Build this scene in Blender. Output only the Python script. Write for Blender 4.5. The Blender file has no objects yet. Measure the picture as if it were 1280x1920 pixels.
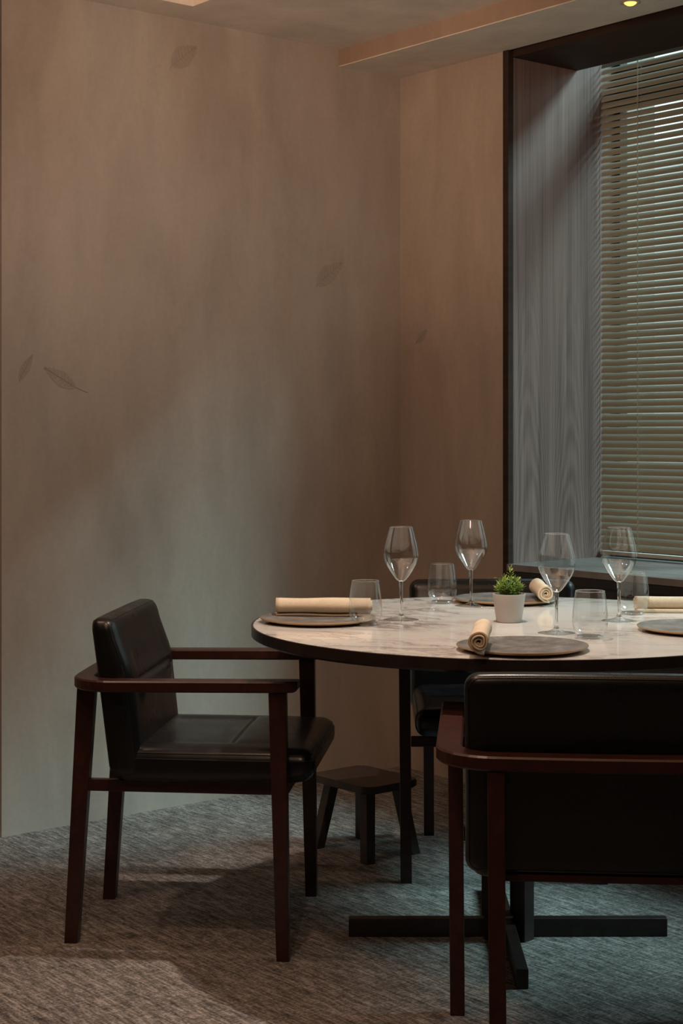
import bpy, bmesh, math, random
from mathutils import Vector, Matrix
random.seed(7)
S = bpy.context.scene
COL = S.collection
PI = math.pi

# ---------------------------------------------------------------- room frame
C0 = Vector((0.21, 5.809))            # far corner of the room on the floor
L = Vector((0.7674, 0.6412))          # along the left wall, towards the corner
R = Vector((0.6247, -0.7809))         # along the window wall, away from the corner
def P(s, t, h=0.0):
    v = C0 - L * s + R * t
    return Vector((v.x, v.y, h))

# ---------------------------------------------------------------- camera
cam = bpy.data.cameras.new('camera')
cam.lens = 3045 / 1920 * 36.0
cam.sensor_width = 36.0
cam.sensor_fit = 'AUTO'
cam.shift_y = -152 / 1920
cam.clip_start = 0.05
camo = bpy.data.objects.new('camera', cam)
camo.location = (0, 0, 1.2)
camo.rotation_euler = (PI / 2, 0, 0)
COL.objects.link(camo)
S.camera = camo
# ---------------------------------------------------------------- view, world
S.view_settings.view_transform = 'Standard'
S.view_settings.look = 'None'
S.view_settings.gamma = 1.0
S.view_settings.use_curve_mapping = False
S.view_settings.exposure = 0.0

w = bpy.data.worlds.new('overcast_sky')
S.world = w
w.use_nodes = True
nt = w.node_tree
nt.nodes.clear()
wo = nt.nodes.new('ShaderNodeOutputWorld')
bg = nt.nodes.new('ShaderNodeBackground')
tc = nt.nodes.new('ShaderNodeTexCoord')
sx = nt.nodes.new('ShaderNodeSeparateXYZ')
cr = nt.nodes.new('ShaderNodeValToRGB')
mr = nt.nodes.new('ShaderNodeMapRange')
mr.inputs['From Min'].default_value = -1
mr.inputs['From Max'].default_value = 1
nt.links.new(tc.outputs['Generated'], sx.inputs[0])
nt.links.new(sx.outputs['Z'], mr.inputs['Value'])
nt.links.new(mr.outputs[0], cr.inputs[0])
nt.links.new(cr.outputs[0], bg.inputs['Color'])
nt.links.new(bg.outputs[0], wo.inputs['Surface'])
e = cr.color_ramp.elements
e[0].position = 0.44; e[0].color = (0.10, 0.13, 0.10, 1)
e[1].position = 0.54; e[1].color = (0.66, 0.84, 0.84, 1)
e2 = e.new(0.9); e2.color = (0.66, 0.88, 0.95, 1)
SKY = 1.8
bg.inputs['Strength'].default_value = SKY

# ---------------------------------------------------------------- lamps
def lamp(name, kind, loc, energy, color, target=None, **kw):
    d = bpy.data.lights.new(name, kind)
    d.energy = energy
    d.color = color
    for k, v in kw.items():
        setattr(d, k, v)
    o = bpy.data.objects.new(name, d)
    o.location = loc
    if target is not None:
        dv = Vector(target) - Vector(loc)
        o.rotation_euler = dv.to_track_quat('-Z', 'Y').to_euler()
    COL.objects.link(o)
    return o
WARM = (1.0, 0.62, 0.38)
# hazy sun that comes in over the top of the blind
sun = lamp('sun', 'SUN', (3, 9, 8), 5.2, (0.56, 0.93, 0.98), angle=math.radians(18))
sd = Vector((-L.x, -L.y, 0)) * 1.0 + Vector((-R.x, -R.y, 0)) * 0.85 + Vector((0, 0, -1.18))
sun.rotation_euler = sd.to_track_quat('-Z', 'Y').to_euler()
# portals for the window glass
wp = P(-0.70, 2.05, 1.86)
portal = lamp('window_portal', 'AREA', wp, 1, (1, 1, 1), target=wp - Vector((L.x, L.y, 0)), shape='RECTANGLE', size=3.0, size_y=2.3)
portal.data.cycles.is_portal = True
# ceiling downlights (fixtures are built further down at the same places)
DOWN = [  # x, y, ceiling height, power, aim offset, cone, colour
    (-0.35, 2.75, 2.52, 24, (0.10, 0.40), 95, (1.0, 0.66, 0.46)),
    (0.30, 3.62, 2.52, 104, (-0.02, 0.03), 60, (1.0, 0.86, 0.74)),
    (-1.15, 3.55, 2.52, 18, (0.25, 0.5), 110, (1.0, 0.66, 0.50)),
    (-0.3, 1.2, 2.52, 30, (0.0, 0.5), 120, (1.0, 0.68, 0.50)),
]
for i, (x, y, h, p, a, c, col) in enumerate(DOWN):
    lamp('downlight_lamp', 'SPOT', (x, y, h - 0.03), p, col, target=(x + a[0], y + a[1], 1.5),
         spot_size=math.radians(c), spot_blend=0.7, shadow_soft_size=0.03)
# indirect warm light thrown up at the ceiling by an added panel out of frame
up = P(2.3, 2.3, 2.05)
lamp('added_uplight', 'AREA', up, 17, (1.0, 0.60, 0.34), target=up + Vector((0, 0, 1)), shape='RECTANGLE', size=1.6, size_y=1.6)
# added spot, out of view, that brightens the upper walls and corner
lamp('wall_fill_spot', 'SPOT', (0.0, 3.0, 2.15), 50, (1.0, 0.68, 0.50), target=(-0.30, 5.1, 2.45), spot_size=math.radians(80), spot_blend=1.0, shadow_soft_size=0.2)
ws = P(2.7, 0.80, 2.2)
lamp('wall_fill_spot', 'SPOT', ws, 46, (1.0, 0.64, 0.42), target=P(0.0, 0.30, 2.45), spot_size=math.radians(46), spot_blend=1.0, shadow_soft_size=0.15)  # second added spot, brightens the top of the window-wall pier
bl = P(0.15, 1.206, 2.445)
lamp('soffit_lamp', 'SPOT', bl, 2.2, (1.0, 0.5, 0.18), target=bl - Vector((0, 0, 1)), spot_size=math.radians(120), spot_blend=0.8, shadow_soft_size=0.02)

# ---------------------------------------------------------------- materials
def mat(name, base, rough=0.5, metal=0.0, coat=0.0, spec=0.5):
    m = bpy.data.materials.new(name)
    m.use_nodes = True
    b = m.node_tree.nodes['Principled BSDF']
    b.inputs['Base Color'].default_value = (*base, 1)
    b.inputs['Roughness'].default_value = rough
    b.inputs['Metallic'].default_value = metal
    b.inputs['Specular IOR Level'].default_value = spec
    if coat:
        b.inputs['Coat Weight'].default_value = coat
        b.inputs['Coat Roughness'].default_value = 0.08
    return m
class NG:
    """small helper to wire shader nodes"""
    def __init__(s, m):
        s.m = m; s.t = m.node_tree; s.b = s.t.nodes['Principled BSDF']
    def n(s, kind, ins=None, **kw):
        nd = s.t.nodes.new(kind)
        for k, v in kw.items():
            setattr(nd, k, v)
        for k, v in (ins or {}).items():
            if isinstance(v, bpy.types.NodeSocket):
                s.t.links.new(v, nd.inputs[k])
            else:
                nd.inputs[k].default_value = v
        return nd
    def coord(s, scale, kind='Object', rot=(0, 0, 0)):
        c = s.n('ShaderNodeTexCoord')
        v = c.outputs[kind]
        if rot != (0, 0, 0): v = s.n('ShaderNodeMapping', {'Vector': v, 'Rotation': rot}).outputs[0]
        return s.n('ShaderNodeMapping', {'Vector': v, 'Scale': scale}).outputs[0]
    def noise(s, vec, scale, detail=4, rough=0.6, dist=0.0):
        return s.n('ShaderNodeTexNoise', {'Vector': vec, 'Scale': scale, 'Detail': detail, 'Roughness': rough, 'Distortion': dist}).outputs['Fac']
    def ramp(s, fac, stops):
        r = s.n('ShaderNodeValToRGB', {'Fac': fac})
        el = r.color_ramp.elements
        while len(el) < len(stops): el.new(0.5)
        for q, (p, c) in zip(el, stops):
            q.position = p
            q.color = (*c, 1) if len(c) == 3 else c
        return r.outputs['Color']
    def mix(s, fac, a, b, mode='MIX'):
        m = s.t.nodes.new('ShaderNodeMix'); m.data_type = 'RGBA'; m.blend_type = mode
        for k, v in ((0, fac), (6, a), (7, b)):
            if isinstance(v, bpy.types.NodeSocket): s.t.links.new(v, m.inputs[k])
            else: m.inputs[k].default_value = v if k == 0 else ((*v, 1) if len(v) == 3 else v)
        return m.outputs[2]
    def math(s, op, a, b=0.0, clamp=False):
        m = s.n('ShaderNodeMath', {0: a, 1: b}, operation=op); m.use_clamp = clamp
        return m.outputs[0]
    def color(s, sock): s.t.links.new(sock, s.b.inputs['Base Color'])
    def rough(s, sock): s.t.links.new(sock, s.b.inputs['Roughness'])
    def bump(s, h, strength=0.2, dist=0.01):
        b = s.n('ShaderNodeBump', {'Height': h, 'Strength': strength, 'Distance': dist})
        s.t.links.new(b.outputs[0], s.b.inputs['Normal'])

def plaster(name, a, b, c):
    m = mat(name, a, 0.8, spec=0.25)
    g = NG(m)
    v = g.coord((1, 1, 0.55))
    n1 = g.noise(v, 1.7, 5, 0.55, 0.6)
    n2 = g.noise(g.coord((1, 1, 0.28)), 6.0, 5, 0.6, 0.4)
    n3 = g.noise(g.coord((1, 1, 1)), 60, 4, 0.6)
    c1 = g.ramp(n1, [(0.36, a), (0.50, b), (0.66, c)])
    m2 = g.ramp(n2, [(0.3, (0.86, 0.86, 0.86)), (0.7, (1.08, 1.07, 1.06))])
    c2 = g.mix(1.0, c1, m2, 'MULTIPLY')
    m3 = g.ramp(n3, [(0.3, (0.96, 0.96, 0.96)), (0.7, (1.03, 1.03, 1.03))])
    g.color(g.mix(1.0, c2, m3, 'MULTIPLY'))
    g.bump(g.math('ADD', n3, g.math('MULTIPLY', n2, 2.0)), 0.10, 0.004)
    return m
def wood(name, dark, light, rough=0.35, scale=(30, 30, 2.2), spec=0.5, bump=0.08):
    m = mat(name, dark, rough, spec=spec)
    g = NG(m)
    v = g.coord(scale)
    n1 = g.noise(v, 1.0, 6, 0.65, 0.8)
    n2 = g.noise(v, 4.0, 5, 0.7, 0.2)
    g.color(g.ramp(g.math('ADD', g.math('MULTIPLY', n1, 0.65), g.math('MULTIPLY', n2, 0.35)), [(0.35, dark), (0.65, light)]))
    g.bump(n2, bump, 0.002)
    return m

M = {}
M['plaster'] = plaster('plaster_left', (0.40, 0.335, 0.285), (0.44, 0.385, 0.335), (0.47, 0.43, 0.385))
M['plaster2'] = plaster('plaster_window_wall', (0.40, 0.32, 0.26), (0.44, 0.36, 0.30), (0.47, 0.40, 0.34))
M['ceiling'] = plaster('ceiling_paint', (0.70, 0.63, 0.55), (0.74, 0.67, 0.59), (0.77, 0.71, 0.63))
M['beam'] = plaster('terracotta_tinted_beam', (0.33, 0.235, 0.175), (0.355, 0.255, 0.195), (0.375, 0.28, 0.215))
M['leafmark'] = plaster('leaf_imprint_plaster', (0.35, 0.293, 0.247), (0.388, 0.337, 0.291), (0.425, 0.382, 0.336))
M['chairwood'] = wood('mahogany_stained_wood', (0.022, 0.0065, 0.005), (0.055, 0.016, 0.011), 0.34, (25, 25, 25))
M['darkwood'] = wood('near_black_wood', (0.012, 0.008, 0.007), (0.030, 0.020, 0.016), 0.35, (20, 20, 20))
M['framewood'] = wood('dark_brown_frame_wood', (0.022, 0.012, 0.009), (0.050, 0.028, 0.020), 0.62, (3, 3, 20), 0.25)
M['stoolwood'] = wood('stool_wood', (0.030, 0.016, 0.011), (0.060, 0.034, 0.024), 0.45, (20, 20, 20))

# veneer with cathedral figure for the window reveal
m = mat('grey_walnut_veneer', (0.2, 0.17, 0.15), 0.42, spec=0.4); g = NG(m)
v = g.coord((1, 1, 1))
vv = g.coord((22, 22, 0.55))
n1 = g.noise(vv, 1.0, 6, 0.62, 0.3)
fine = g.noise(g.coord((160, 160, 1.2)), 1.0, 4, 0.6, 0.0)
sep = g.n('ShaderNodeSeparateXYZ', {0: v})
u = g.math('ADD', g.math('MULTIPLY', sep.outputs['X'], 0.7674), g.math('MULTIPLY', sep.outputs['Y'], 0.6412))
uu = g.math('ABSOLUTE', g.math('SUBTRACT', g.math('MODULO', g.math('MULTIPLY', u, 1.0), 0.20), 0.10))
par = g.math('ADD', g.math('MULTIPLY', g.math('MULTIPLY', uu, uu), 55.0), g.math('MULTIPLY', sep.outputs['Z'], 0.55))
par = g.math('ADD', par, g.math('MULTIPLY', g.noise(g.coord((3, 3, 0.8)), 1.6, 3, 0.5), 0.5))
ring = g.n('ShaderNodeMath', {0: g.math('MULTIPLY', par, 75.0)}, operation='SINE').outputs[0]
zf = g.n('ShaderNodeMapRange', {'Value': sep.outputs['Z'], 'From Min': 1.0, 'From Max': 2.0, 'To Min': 0.05, 'To Max': 0.0}).outputs[0]
fac = g.math('ADD', g.math('MULTIPLY', ring, zf), g.math('ADD', g.math('MULTIPLY', n1, 0.55), g.math('MULTIPLY', fine, 0.42)))
g.color(g.ramp(fac, [(0.34, (0.120, 0.080, 0.070)), (0.50, (0.235, 0.158, 0.138)), (0.66, (0.325, 0.23, 0.20))]))
g.bump(fine, 0.05, 0.002)
M['veneer'] = m
m = mat('sill_veneer', (0.25, 0.24, 0.23), 0.3, spec=0.5); g = NG(m)
n1 = g.noise(g.coord((30, 30, 1), rot=(0, 0, math.radians(0))), 1.0, 5, 0.6)
st = g.noise(g.coord((4, 90, 1), rot=(0, 0, math.radians(51.3))), 1.0, 5, 0.6)
g.color(g.ramp(st, [(0.35, (0.13, 0.12, 0.115)), (0.65, (0.26, 0.245, 0.235))]))
M['sill'] = m

# carpet
m = mat('woven_carpet', (0.2, 0.17, 0.15), 0.95, spec=0.1); g = NG(m)
ang = math.radians(51.3)
a1 = g.noise(g.coord((20, 150, 1), rot=(0, 0, ang)), 1.0, 4, 0.7, 0.3)
a2 = g.noise(g.coord((150, 24, 1), rot=(0, 0, ang)), 1.0, 4, 0.7, 0.3)
a3 = g.noise(g.coord((1, 1, 1)), 3.2, 4, 0.6)
a4 = g.noise(g.coord((1, 1, 1)), 150, 4, 0.75)
a5 = g.noise(g.coord((7, 60, 1), rot=(0, 0, ang)), 1.0, 3, 0.6)
f = g.math('ADD', g.math('MULTIPLY', a1, 0.34), g.math('MULTIPLY', a2, 0.20))
f = g.math('ADD', f, g.math('MULTIPLY', a5, 0.18))
f = g.math('ADD', f, g.math('MULTIPLY', a4, 0.28))
cc = g.ramp(f, [(0.41, (0.050, 0.045, 0.043)), (0.49, (0.17, 0.155, 0.145)), (0.57, (0.42, 0.385, 0.36))])
g.color(g.mix(1.0, cc, g.ramp(a3, [(0.3, (0.82, 0.82, 0.82)), (0.7, (1.12, 1.10, 1.08))]), 'MULTIPLY'))
g.bump(f, 0.35, 0.005)
M['carpet'] = m

# marble
m = mat('veined_marble', (0.8, 0.76, 0.72), 0.12, coat=0.3); g = NG(m)
v = g.coord((1, 1, 1), rot=(0, 0, 0.35))
vs = g.n('ShaderNodeMapping', {'Vector': v, 'Scale': (1.0, 2.2, 1), 'Location': (0.31, 0.12, 0)}).outputs[0]
n1 = g.noise(vs, 2.3, 8, 0.58, 1.3)
ve = g.math('ABSOLUTE', g.math('SUBTRACT', n1, 0.5))
n2 = g.noise(vs, 5.5, 7, 0.6, 1.6)
ve2 = g.math('ABSOLUTE', g.math('SUBTRACT', n2, 0.47))
mask = g.noise(v, 2.1, 2, 0.5)
mk = g.n('ShaderNodeMapRange', {'Value': mask, 'From Min': 0.36, 'From Max': 0.50}).outputs[0]
k1 = g.n('ShaderNodeMapRange', {'Value': ve, 'From Min': 0.0, 'From Max': 0.018, 'To Min': 1.0, 'To Max': 0.0}).outputs[0]
k2 = g.n('ShaderNodeMapRange', {'Value': ve2, 'From Min': 0.0, 'From Max': 0.03, 'To Min': 0.6, 'To Max': 0.0}).outputs[0]
k3 = g.n('ShaderNodeMapRange', {'Value': ve, 'From Min': 0.0, 'From Max': 0.10, 'To Min': 0.28, 'To Max': 0.0}).outputs[0]
kk = g.math('MULTIPLY', g.math('ADD', g.math('ADD', k1, k2), k3, clamp=True), mk)
g.color(g.mix(g.math('MULTIPLY', kk, 0.92), (0.78, 0.745, 0.70), (0.33, 0.29, 0.27)))
M['marble'] = m

# leather
def leather(name, base, rough=0.36):
    m = mat(name, base, rough, spec=0.5); g = NG(m)
    a = g.noise(g.coord((1, 1, 1)), 260, 3, 0.6)
    b = g.noise(g.coord((1, 1, 1)), 14, 4, 0.6)
    g.rough(g.math('ADD', g.math('MULTIPLY', b, 0.22), rough - 0.10))
    g.bump(g.math('ADD', g.math('MULTIPLY', a, 0.25), b), 0.10, 0.004)
    return m
M['leather'] = leather('black_leather', (0.006, 0.007, 0.0085), 0.29)
M['piping'] = mat('leather_piping', (0.010, 0.009, 0.009), 0.4)
M['thread'] = mat('grey_stitch_thread', (0.10, 0.10, 0.10), 0.7)

# ceramics and linen
m = mat('stoneware_glaze', (0.2, 0.18, 0.16), 0.38, spec=0.5); g = NG(m)
a = g.noise(g.coord((1, 1, 1)), 22, 5, 0.65, 0.5); b = g.noise(g.coord((1, 1, 1)), 240, 2, 0.5)
f = g.math('ADD', g.math('MULTIPLY', a, 0.7), g.math('MULTIPLY', b, 0.3))
g.color(g.ramp(f, [(0.36, (0.09, 0.080, 0.070)), (0.52, (0.155, 0.142, 0.130)), (0.66, (0.26, 0.25, 0.24))]))
g.bump(f, 0.15, 0.003)
M['plate'] = m
m = mat('unglazed_plate_edge', (0.36, 0.235, 0.13), 0.6); M['plate_edge'] = m
m = mat('cream_linen', (0.80, 0.68, 0.50), 0.85, spec=0.2); g = NG(m)
a = g.noise(g.coord((1, 1, 1)), 420, 2, 0.6); b = g.noise(g.coord((1, 1, 1)), 18, 3, 0.5)
g.color(g.ramp(g.math('ADD', g.math('MULTIPLY', a, 0.5), g.math('MULTIPLY', b, 0.5)), [(0.35, (0.56, 0.45, 0.32)), (0.65, (0.70, 0.59, 0.44))]))
g.bump(a, 0.25, 0.002)
M['linen'] = m
M['pot'] = mat('matt_grey_pot', (0.38, 0.35, 0.32), 0.65)
M['soil'] = mat('potting_soil', (0.02, 0.014, 0.01), 0.95)
m = mat('small_green_leaves', (0.2, 0.35, 0.06), 0.5); g = NG(m)
at = g.n('ShaderNodeAttribute', attribute_name='tone')
g.color(g.ramp(at.outputs['Fac'], [(0.0, (0.025, 0.065, 0.012)), (0.5, (0.16, 0.27, 0.030)), (1.0, (0.50, 0.58, 0.14))]))
g.b.inputs['Subsurface Weight'].default_value = 0.0
M['leaf'] = m
# thin drinking glass: see-through wall with a Fresnel reflection
def thin_glass(name, k=1.0, base=0.09):
    m = bpy.data.materials.new(name); m.use_nodes = True
    t = m.node_tree; t.nodes.clear()
    out = t.nodes.new('ShaderNodeOutputMaterial')
    tr = t.nodes.new('ShaderNodeBsdfTransparent'); tr.inputs[0].default_value = (0.975, 0.98, 0.975, 1)
    gl = t.nodes.new('ShaderNodeBsdfGlossy'); gl.inputs['Roughness'].default_value = 0.01
    lw = t.nodes.new('ShaderNodeLayerWeight'); lw.inputs['Blend'].default_value = 0.5
    pw = t.nodes.new('ShaderNodeMath'); pw.operation = 'POWER'; pw.inputs[1].default_value = 3.6
    ml = t.nodes.new('ShaderNodeMath'); ml.operation = 'MULTIPLY_ADD'; ml.inputs[1].default_value = 0.85 * k; ml.inputs[2].default_value = base * k
    ml.use_clamp = True
    mx = t.nodes.new('ShaderNodeMixShader')
    t.links.new(lw.outputs['Facing'], pw.inputs[0]); t.links.new(pw.outputs[0], ml.inputs[0]); t.links.new(ml.outputs[0], mx.inputs[0])
    t.links.new(tr.outputs[0], mx.inputs[1]); t.links.new(gl.outputs[0], mx.inputs[2]); t.links.new(mx.outputs[0], out.inputs[0])
    return m
M['thin_glass'] = thin_glass('thin_drinking_glass', 1.0, 0.13)
M['foot_glass'] = thin_glass('thick_foot_glass', 1.0, 0.22)
M['pane'] = thin_glass('window_glass', 0.7, 0.05)
m = bpy.data.materials.new('solid_crystal'); m.use_nodes = True
b = m.node_tree.nodes['Principled BSDF']
b.inputs['Transmission Weight'].default_value = 1.0; b.inputs['Roughness'].default_value = 0.0; b.inputs['IOR'].default_value = 1.5
M['crystal'] = m
# blind slats
m = mat('olive_painted_slat', (0.42, 0.39, 0.31), 0.38, spec=0.5); M['slat'] = m
t_ = m.node_tree; b_ = t_.nodes['Principled BSDF']; tl = t_.nodes.new('ShaderNodeBsdfTranslucent'); tl.inputs[0].default_value = (0.62, 0.56, 0.42, 1)
mx_ = t_.nodes.new('ShaderNodeMixShader'); mx_.inputs[0].default_value = 0.12
t_.links.new(b_.outputs[0], mx_.inputs[1]); t_.links.new(tl.outputs[0], mx_.inputs[2]); t_.links.new(mx_.outputs[0], t_.nodes['Material Output'].inputs[0])
M['cord'] = mat('blind_cord', (0.52, 0.47, 0.38), 0.7)
M['rail'] = mat('pale_metal_rail', (0.62, 0.60, 0.54), 0.35)
M['wframe'] = mat('window_frame_paint', (0.035, 0.028, 0.024), 0.5)
M['stone'] = mat('exterior_stone', (0.42, 0.37, 0.32), 0.9)
M['facade'] = mat('facade_across_the_street', (0.85, 0.85, 0.83), 0.9)
M['trimwood'] = wood('orange_brown_trim', (0.12, 0.055, 0.02), (0.22, 0.10, 0.04), 0.4, (3, 3, 20))
M['fixture'] = mat('downlight_ring', (0.55, 0.5, 0.45), 0.4)
M['room'] = plaster('far_room_plaster', (0.30, 0.235, 0.19), (0.33, 0.265, 0.22), (0.36, 0.30, 0.25))
def emis(name, c, s):
    m = bpy.data.materials.new(name); m.use_nodes = True
    b = m.node_tree.nodes['Principled BSDF']; b.inputs['Base Color'].default_value = (0, 0, 0, 1)
    b.inputs['Emission Color'].default_value = (*c, 1); b.inputs['Emission Strength'].default_value = s
    return m
M['bulb'] = emis('lit_amber_bulb', (1.0, 0.50, 0.12), 2.2)
M['bulbw'] = emis('lit_warm_bulb', (1.0, 0.70, 0.45), 14)

# ---------------------------------------------------------------- helpers
def link(name, me, m, parent=None, smooth=False):
    o = bpy.data.objects.new(name, me)
    if m is not None: me.materials.append(m)
    if smooth:
        for p in me.polygons: p.use_smooth = True
    COL.objects.link(o)
    if parent is not None: o.parent = parent
    return o
def frombm(name, bm, m, parent=None, smooth=False, loc=None):
    bmesh.ops.recalc_face_normals(bm, faces=bm.faces)
    me = bpy.data.meshes.new(name); bm.to_mesh(me); bm.free()
    o = link(name, me, m, parent, smooth)
    if loc is not None: o.location = loc
    return o
def prism(bm, pts, z0, z1):
    """vertical prism over a polygon of xy points"""
    a = [bm.verts.new((p[0], p[1], z0)) for p in pts]
    b = [bm.verts.new((p[0], p[1], z1)) for p in pts]
    n = len(pts)
    bm.faces.new(a[::-1]); bm.faces.new(b)
    for i in range(n):
        bm.faces.new((a[i], a[(i + 1) % n], b[(i + 1) % n], b[i]))
def hexa(bm, c, bevel=0.0):
    """box from 8 corners: bottom ring 0-3, top ring 4-7"""
    v = [bm.verts.new(p) for p in c]
    fs = [(3, 2, 1, 0), (4, 5, 6, 7), (0, 1, 5, 4), (1, 2, 6, 5), (2, 3, 7, 6), (3, 0, 4, 7)]
    faces = [bm.faces.new([v[i] for i in f]) for f in fs]
    if bevel:
        es = list({e for f in faces for e in f.edges})
        bmesh.ops.bevel(bm, geom=es, offset=bevel, segments=2, affect='EDGES', profile=0.6)
def box(bm, x0, x1, y0, y1, z0, z1, bevel=0.0):
    hexa(bm, [(x0, y0, z0), (x1, y0, z0), (x1, y1, z0), (x0, y1, z0), (x0, y0, z1), (x1, y0, z1), (x1, y1, z1), (x0, y1, z1)], bevel)
def sbox(bm, s0, s1, t0, t1, h0, h1, bevel=0.0):
    hexa(bm, [P(s0, t0, h0), P(s1, t0, h0), P(s1, t1, h0), P(s0, t1, h0), P(s0, t0, h1), P(s1, t0, h1), P(s1, t1, h1), P(s0, t1, h1)], bevel)
def tag(o, label=None, cat=None, group=None, kind=None):
    if label: o['label'] = label
    if cat: o['category'] = cat
    if group: o['group'] = group
    if kind: o['kind'] = kind
    return o
def empty(name, loc, rz, label, cat, group=None):
    o = bpy.data.objects.new(name, None); o.empty_display_size = 0.1
    o.location = loc; o.rotation_euler = (0, 0, rz); COL.objects.link(o)
    return tag(o, label, cat, group)
def copy_tree(o, parent=None):
    c = o.copy(); COL.objects.link(c)
    if parent is not None: c.parent = parent
    for ch in list(o.children):
        copy_tree(ch, c)
    return c
def tube(bm, pts, r, n=6, closed=False):
    pts = [Vector(p) for p in pts]; N = len(pts); rings = []
    up0 = Vector((0, 0, 1))
    for i, p in enumerate(pts):
        a = pts[(i - 1) % N] if (closed or i > 0) else p
        b = pts[(i + 1) % N] if (closed or i < N - 1) else p
        d = (b - a).normalized()
        up = up0 if abs(d.dot(up0)) < 0.95 else Vector((1, 0, 0))
        s = d.cross(up).normalized(); q = s.cross(d)
        rr = r[i] if isinstance(r, (list, tuple)) else r
        rings.append([bm.verts.new(p + s * math.cos(2 * PI * k / n) * rr + q * math.sin(2 * PI * k / n) * rr) for k in range(n)])
    rng = range(N) if closed else range(N - 1)
    for i in rng:
        A, B = rings[i], rings[(i + 1) % N]
        for k in range(n):
            bm.faces.new((A[k], A[(k + 1) % n], B[(k + 1) % n], B[k]))
    if not closed:
        bm.faces.new(rings[0][::-1]); bm.faces.new(rings[-1])
def lathe(bm, prof, n=48, close_ends=False, wob=None):
    rings = []
    for (r, z) in prof:
        if r < 1e-6: rings.append([bm.verts.new((0, 0, z))])
        else:
            rings.append([bm.verts.new((r * math.cos(2 * PI * k / n) * (1 + (wob(2 * PI * k / n) if wob else 0)),
                                        r * math.sin(2 * PI * k / n) * (1 + (wob(2 * PI * k / n) if wob else 0)), z)) for k in range(n)])
    for A, B in zip(rings, rings[1:]):
        for k in range(n):
            k2 = (k + 1) % n
            if len(A) == 1 and len(B) == 1: continue
            if len(A) == 1: bm.faces.new((A[0], B[k2], B[k]))
            elif len(B) == 1: bm.faces.new((A[k], A[k2], B[0]))
            else: bm.faces.new((A[k], A[k2], B[k2], B[k]))
def rbox(hx, hy, hz, r, n, deform):
    """rounded box whose vertices pass through deform(x, y, z)"""
    bm = bmesh.new(); cache = {}
    def pt(x, y, z):
        ix = max(-(hx - r), min(hx - r, x)); iy = max(-(hy - r), min(hy - r, y)); iz = max(-(hz - r), min(hz - r, z))
        d = Vector((x - ix, y - iy, z - iz))
        if d.length > 1e-9: d = d.normalized() * r
        return Vector((ix, iy, iz)) + d
    def ticks(h, k):
        # denser near the rounded ends
        a = [-h + r * (1 - math.cos(q / 5 * PI / 2)) for q in range(5)]
        inner = [-(h - r) + 2 * (h - r) * q / k for q in range(k + 1)]
        return a + inner + [-q for q in a[::-1]]
    tx, ty, tz = ticks(hx, n[0]), ticks(hy, n[1]), ticks(hz, n[2])
    def V(x, y, z):
        k = (round(x, 6), round(y, 6), round(z, 6))
        if k not in cache: cache[k] = bm.verts.new(deform(*pt(x, y, z)))
        return cache[k]
    def face(*q):
        try: bm.faces.new(q)
        except ValueError: pass
    for A, B, C in ((tx, ty, hz), (tx, ty, -hz)):
        for i in range(len(A) - 1):
            for j in range(len(B) - 1):
                face(V(A[i], B[j], C), V(A[i + 1], B[j], C), V(A[i + 1], B[j + 1], C), V(A[i], B[j + 1], C))
    for C in (hy, -hy):
        for i in range(len(tx) - 1):
            for j in range(len(tz) - 1):
                face(V(tx[i], C, tz[j]), V(tx[i + 1], C, tz[j]), V(tx[i + 1], C, tz[j + 1]), V(tx[i], C, tz[j + 1]))
    for C in (hx, -hx):
        for i in range(len(ty) - 1):
            for j in range(len(tz) - 1):
                face(V(C, ty[i], tz[j]), V(C, ty[i + 1], tz[j]), V(C, ty[i + 1], tz[j + 1]), V(C, ty[i], tz[j + 1]))
    return bm
def sstep(a, b, x):
    t = max(0.0, min(1.0, (x - a) / (b - a))); return t * t * (3 - 2 * t)

# ================================================================ SETTING
HC, HS, HF = 2.52, 2.461, 2.44       # ceiling, beam soffit, window header underside
S1, T1 = 5.2, 5.6                    # room extents
def struct(name, bm, m, parent=None, **k):
    o = frombm(name, bm, m, parent, **k)
    if parent is None: o['kind'] = 'structure'
    return o
bm = bmesh.new(); sbox(bm, -0.02, S1, -0.02, T1, -0.08, 0.0)
struct('floor', bm, M['carpet'])
# left wall ends at an outside corner just inside the frame
SE = 1.581
bm = bmesh.new(); sbox(bm, -0.25, SE, -0.15, 0.0, 0.0, 2.80, 0.0)
wall_left = struct('wall_left', bm, M['plaster'])
bm = bmesh.new(); sbox(bm, SE + 0.001, SE + 0.06, -0.16, -0.012, 0, 2.80, 0.003)
struct('trim_1', bm, M['trimwood'])
bm = bmesh.new(); sbox(bm, SE + 0.06, S1 + 0.1, -0.15, -0.03, 0, 2.80)
struct('wall_left_far', bm, M['room'])
# ceiling with a shallow tray recess (its inner corner shows at the top of the photo)
RS, RT, RS1, RT1 = 1.0, 0.152, 3.2, 3.4
bm = bmesh.new()
sbox(bm, -0.20, RS, 0.0, T1, HC, HC + 0.2)
sbox(bm, RS1, S1, 0.0, T1, HC, HC + 0.2)
sbox(bm, RS, RS1, 0.0, RT, HC, HC + 0.2)
sbox(bm, RS, RS1, RT1, T1, HC, HC + 0.2)
sbox(bm, RS, RS1, RT, RT1, HC + 0.10, HC + 0.2)
struct('ceiling', bm, M['ceiling'])
# dropped beam along the window wall
bm = bmesh.new(); sbox(bm, 0.0, 0.286, 0.0, T1, HS, HS + 0.003); struct('trim_3', bm, M['ceiling'])
bm = bmesh.new(); sbox(bm, 0.0, 0.286, 0.0, T1, HS + 0.003, HC)
struct('trim_2', bm, M['beam'])['label'] = 'plastered dropped beam running above the window wall'
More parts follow.
